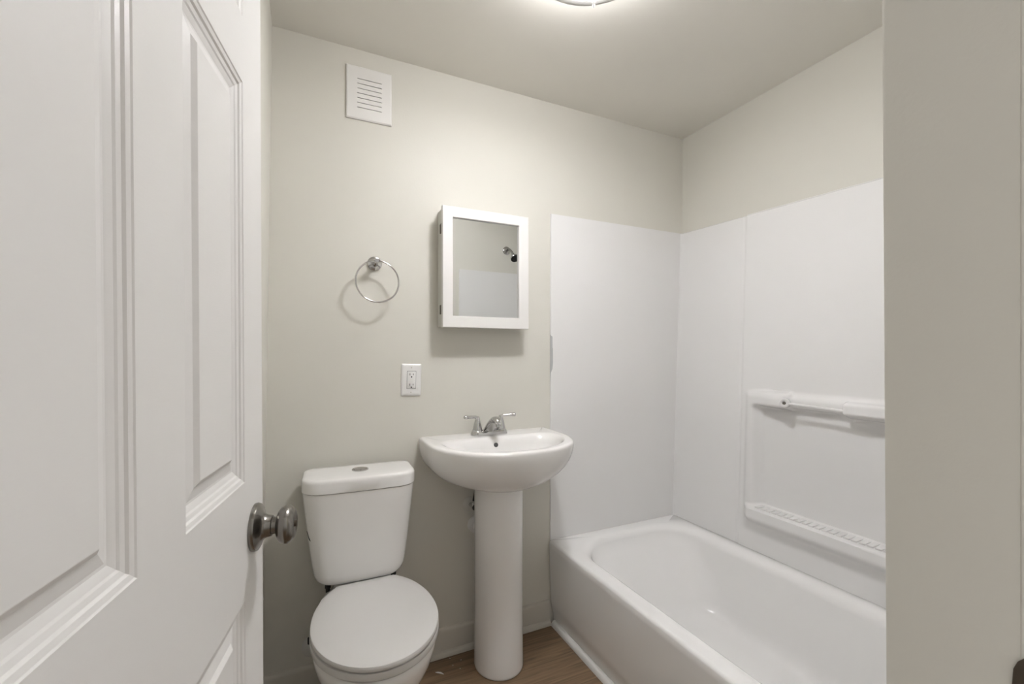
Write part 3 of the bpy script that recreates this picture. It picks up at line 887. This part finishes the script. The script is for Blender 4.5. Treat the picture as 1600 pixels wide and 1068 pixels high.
# ------------------------------------------------------------------ moulded white surround
def surround():
    e = empty('tub_surround', (1.36, D, 0.375), 'white moulded shower surround panels lining the walls above the tub', 'shower surround')
    ZB = 0.3690
    def bx(z):                                      # face of the long panel leans out towards the tub
        return 1.786 - (1.835 - z) * 0.0385
    def ztop(y):
        return 1.806 + 0.030 * (y - 0.8) / 0.92
    # end panel on the back wall, with a cove into the corner
    x0 = 0.9885
    nx, nz = 60, 40
    def panel(yw, sgn, xa, zt):
        V, F = [], []
        xs = [xa + 0.0] + [xa + 0.002] + [xa + 0.004 + (1.0) * 0] + [0] * 0
        us = [0.0, 0.003] + [0.003 + 0.997 * i / nx for i in range(1, nx + 1)]
        for side in (0, 1):
            for j in range(nz + 1):
                z = ZB + 0.0015 + (zt - ZB - 0.0015) * j / nz
                xe = bx(z) - 0.0005
                for i, u in enumerate(us):
                    x = xa - 0.0035 * (1 - j / nz) + (xe - xa) * u
                    t = 0.0045 if i > 0 else 0.002
                    V.append((x, yw + sgn * (t if side else 0.0), z))
        n = len(us)
        tot = n * (nz + 1)
        for side in (0, 1):
            for j in range(nz):
                for i in range(n - 1):
                    a = side * tot + j * n + i
                    F.append((a, a + 1, a + n + 1, a + n))
        for j in range(nz):
            for i in (0, n - 1):
                a = j * n + i
                F.append((a, a + n, a + n + tot, a + tot))
        for i in range(n - 1):
            for j in (0, nz):
                a = j * n + i
                F.append((a, a + 1, a + 1 + tot, a + tot))
        return V, F
    bp = build('end_panel', *panel(D - 0.0004, -1, 0.9945, 1.835), M_ACRYL, e, smooth=40)
    # bare grey patch at the panel's left edge where the paint pulled off
    py = D - 0.0052
    pts = [(0.9915, 1.2905), (1.0025, 1.283), (1.0025, 1.235), (1.0045, 1.228), (1.0048, 1.165), (1.0020, 1.138), (0.9975, 1.128), (0.9930, 1.118), (0.9905, 1.07), (0.9900, 1.12), (0.9900, 1.21)]
    build('bare_patch', *loft([[(x, py + 0.0003, z) for x, z in pts], [(x, py, z) for x, z in pts]]), M_BARE, bp, label='grey bare patch on panel edge')
    build('end_panel', *panel(YF + 0.004, 1, 1.000, 1.815), M_ACRYL, e, smooth=40)

    # long panel as one moulded sheet: seam, raised frame, niche, shelves
    ya, yb = YF + 0.010, D - 0.0047
    ys = [ya + (yb - ya) * i / 236 for i in range(237)]
    NZ = 300
    def bump(a, b, x, s):
        return sstep(a - s / 2, a + s / 2, x) * (1 - sstep(b - s / 2, b + s / 2, x))
    def prot(y, z):
        p = 0.0
        # seam between corner piece and centre piece: a raised lip and a groove
        p += 0.0035 * (1 - sstep(1.335, 1.340, y))
        p -= 0.0025 * bump(1.3395, 1.3475, y, 0.004)
        p += 0.0012 * bump(1.348, 1.358, y, 0.004)
        # raised frame of the moulded unit, softly rounded
        fr = bump(0.66, 1.306, y, 0.030) * (1 - sstep(1.022, 1.056, z)) * sstep(0.44, 0.50, z)
        p += 0.012 * fr
        # niche
        nich = bump(0.70, 1.258, y, 0.036) * bump(0.560, 0.990, z, 0.012)
        p -= (0.048 - 0.024 * sstep(0.56, 0.98, z)) * nich
        # bottom ledge: flat top, rounded nose, sloping underside
        led = bump(0.68, 1.285, y, 0.05) * (1 - sstep(0.558, 0.566, z)) * sstep(0.480, 0.522, z)
        p += 0.030 * led
        # upper shelf pieces left and right of the bar
        for a, b in ((1.112, 1.288), (0.690, 0.907)):
            up = bump(a, b, y, 0.014) * bump(0.983 if a > 1 else 0.978, 1.050 if a > 1 else 1.036, z, 0.012)
            p += 0.042 * up if a < 1 else 0.034 * up * (1 - sstep(1.14, 1.31, y))
        # low band behind the bar
        p += 0.006 * bump(0.90, 1.12, y, 0.02) * bump(0.992, 1.040, z, 0.03)
        return p
    V, F = [], []
    for side in (0, 1):
        for j in range(NZ + 1):
            for y in ys:
                zt = ztop(y)
                z = ZB + 0.0015 + (zt - ZB - 0.0015) * j / NZ
                if side:
                    x = XR - 0.0006
                else:
                    x = bx(z) - prot(y, z) - (0.002 if j < NZ else -0.002)
                    dy = max(0.0, (D - 0.0047) - y)
                    if dy < 0.03:
                        q_ = 1 - dy / 0.03
                        x -= 0.006 * (1 - math.sqrt(max(0, 1 - q_ * q_)))
                V.append((x, y, z))
    n = len(ys)
    tot = n * (NZ + 1)
    for j in range(NZ):
        for i in range(n - 1):
            a = j * n + i
            F.append((a, a + 1, a + n + 1, a + n))
    F += [(tot, tot + n - 1, 2 * tot - 1, 2 * tot - n)]
    for j in range(NZ):
        for i in (0, n - 1):
            a = j * n + i
            F.append((a, a + n, a + n + tot, a + tot))
    for i in range(n - 1):
        for j in (0, NZ):
            a = j * n + i
            F.append((a, a + 1, a + 1 + tot, a + tot))
    # the flat back is one grid too, so the sheet stays closed
    F = [f for f in F if f[0] != tot or len(f) != 4 or f[1] != tot + n - 1]
    for j in range(NZ):
        for i in range(n - 1):
            a = tot + j * n + i
            F.append((a + n, a + n + 1, a + 1, a))
    sp = build('side_panel', V, F, M_ACRYL, e, smooth=60)
    ribs = []
    for k in range(22):
        y = 1.235 - k * 0.0240
        xf = bx(0.566) - 0.040
        ribs.append(box(xf + 0.012, xf + 0.058, y - 0.0095, y + 0.0095, 0.5590, 0.5648, 0.0008, 1))
    build('ledge_ribs', *join(*ribs), M_ACRYL, sp, label='row of small ribs on the lower ledge')
    build('wash_bar', *tube([(1.698, 0.900, 1.006), (1.698, 1.116, 1.0125)], 0.0054, 20), M_ACRYL, e, label='pale plastic bar between two moulded brackets')
    sc, sd = Vector((1.700, 1.110, 1.0135)), Vector((-1.0, -0.45, 0.05)).normalized()
    sock = build('bar_socket', *lathe(sc, sd, [(-0.020, 0.019), (0.006, 0.0195), (0.012, 0.0185), (0.0145, 0.0160), (0.0150, 0.0105), (0.0120, 0.0095), (0.0120, 0.0)], 36), M_ACRYL, e)
    build('bar_screw', *lathe(sc + sd * 0.0118, sd, [(0, 0.0062), (0.0012, 0.0062), (0.0016, 0.004), (0.0016, 0.0)], 16), M_NICKEL, sock, label='small grey screw in the socket')
surround()

# caulk bead along the top of the long panel
def caulk():
    pts = [(XR - 0.010, 0.26 + (1.335 - 0.26) * i / 30, 1.806 + 0.030 * ((0.26 + (1.335 - 0.26) * i / 30) - 0.8) / 0.92 + 0.0015 + 0.0006 * math.sin(i * 1.7)) for i in range(31)]
    return tube(pts, 0.0028, 8)
struct('trim_3', caulk(), M_TRIMW, 'thin white caulk bead along the top of the tub wall panel', 'trim', 60)

# ------------------------------------------------------------------ shower head on the front wall (seen in the mirror)
def shower():
    c = Vector((1.377, YF + 0.0045, 1.985))
    e = empty('shower_head', tuple(c), 'chrome shower arm and head, seen reflected in the cabinet mirror', 'shower head')
    build('flange', *lathe(c, (0, 1, 0), [(0, 0.031), (0.003, 0.031), (0.008, 0.026), (0.012, 0.013), (0.012, 0)], 32), M_SHOWER, e)
    build('arm', *tube(smooth_path([c + Vector((0, 0.008, 0)), c + Vector((0, 0.045, 0.002)), c + Vector((0.004, 0.080, -0.022)), c + Vector((0.006, 0.105, -0.050))], 8), 0.0085, 16), M_SHOWER, e)
    hd = Vector((0.0, 0.70, -0.72)).normalized()
    hb = c + Vector((0.006, 0.102, -0.047))
    head = build('spray_head', *lathe(hb, hd, [(0, 0.010), (0.008, 0.013), (0.016, 0.012), (0.022, 0.016), (0.042, 0.031), (0.050, 0.033), (0.054, 0.031)], 32, True, False), M_SHOWER, e)
    build('spray_face', *lathe(hb + hd * 0.053, hd, [(0, 0.0312), (0.002, 0.029), (0.002, 0)], 32), M_DARK, head, label='dark spray face')
shower()

# ------------------------------------------------------------------ flakes of paint on the floor
def flake(cx, cy, ln, wd, ang, label):
    n = 9
    top, bot = [], []
    for i in range(n):
        t = i / (n - 1)
        w_ = wd * math.sin(PI * (0.08 + 0.84 * t)) * (0.8 + 0.4 * random.random())
        x, off = (t - 0.5) * ln, 0.10 * ln * math.sin(t * 3.0)
        for L_, s_ in ((top, 1), (bot, -1)):
            L_.append((cx + x * math.cos(ang) - (off + s_ * w_ / 2) * math.sin(ang), cy + x * math.sin(ang) + (off + s_ * w_ / 2) * math.cos(ang)))
    ring = top + bot[::-1]
    o = build('paint_flake', *loft([[(x, y, 0.0001) for x, y in ring], [(x, y, 0.0013) for x, y in ring]]), M_FLAKE, None, (cx, cy, 0))
    tag(o, label, 'paint flake', group='paint flakes on the floor')
flake(0.455, 1.620, 0.034, 0.008, -0.75, 'longest white paint flake on the wood floor, beside the toilet bowl')
flake(0.417, 1.568, 0.020, 0.004, -0.15, 'thin white paint flake on the floor, nearest the toilet bowl')
for x, y in ((0.5150, 1.682), (0.5520, 1.655), (0.5140, 1.640), (0.534, 1.612)):
    flake(x, y, 0.0042, 0.003, random.random() * 3, 'tiny white paint speck on the wood floor left of the pedestal')
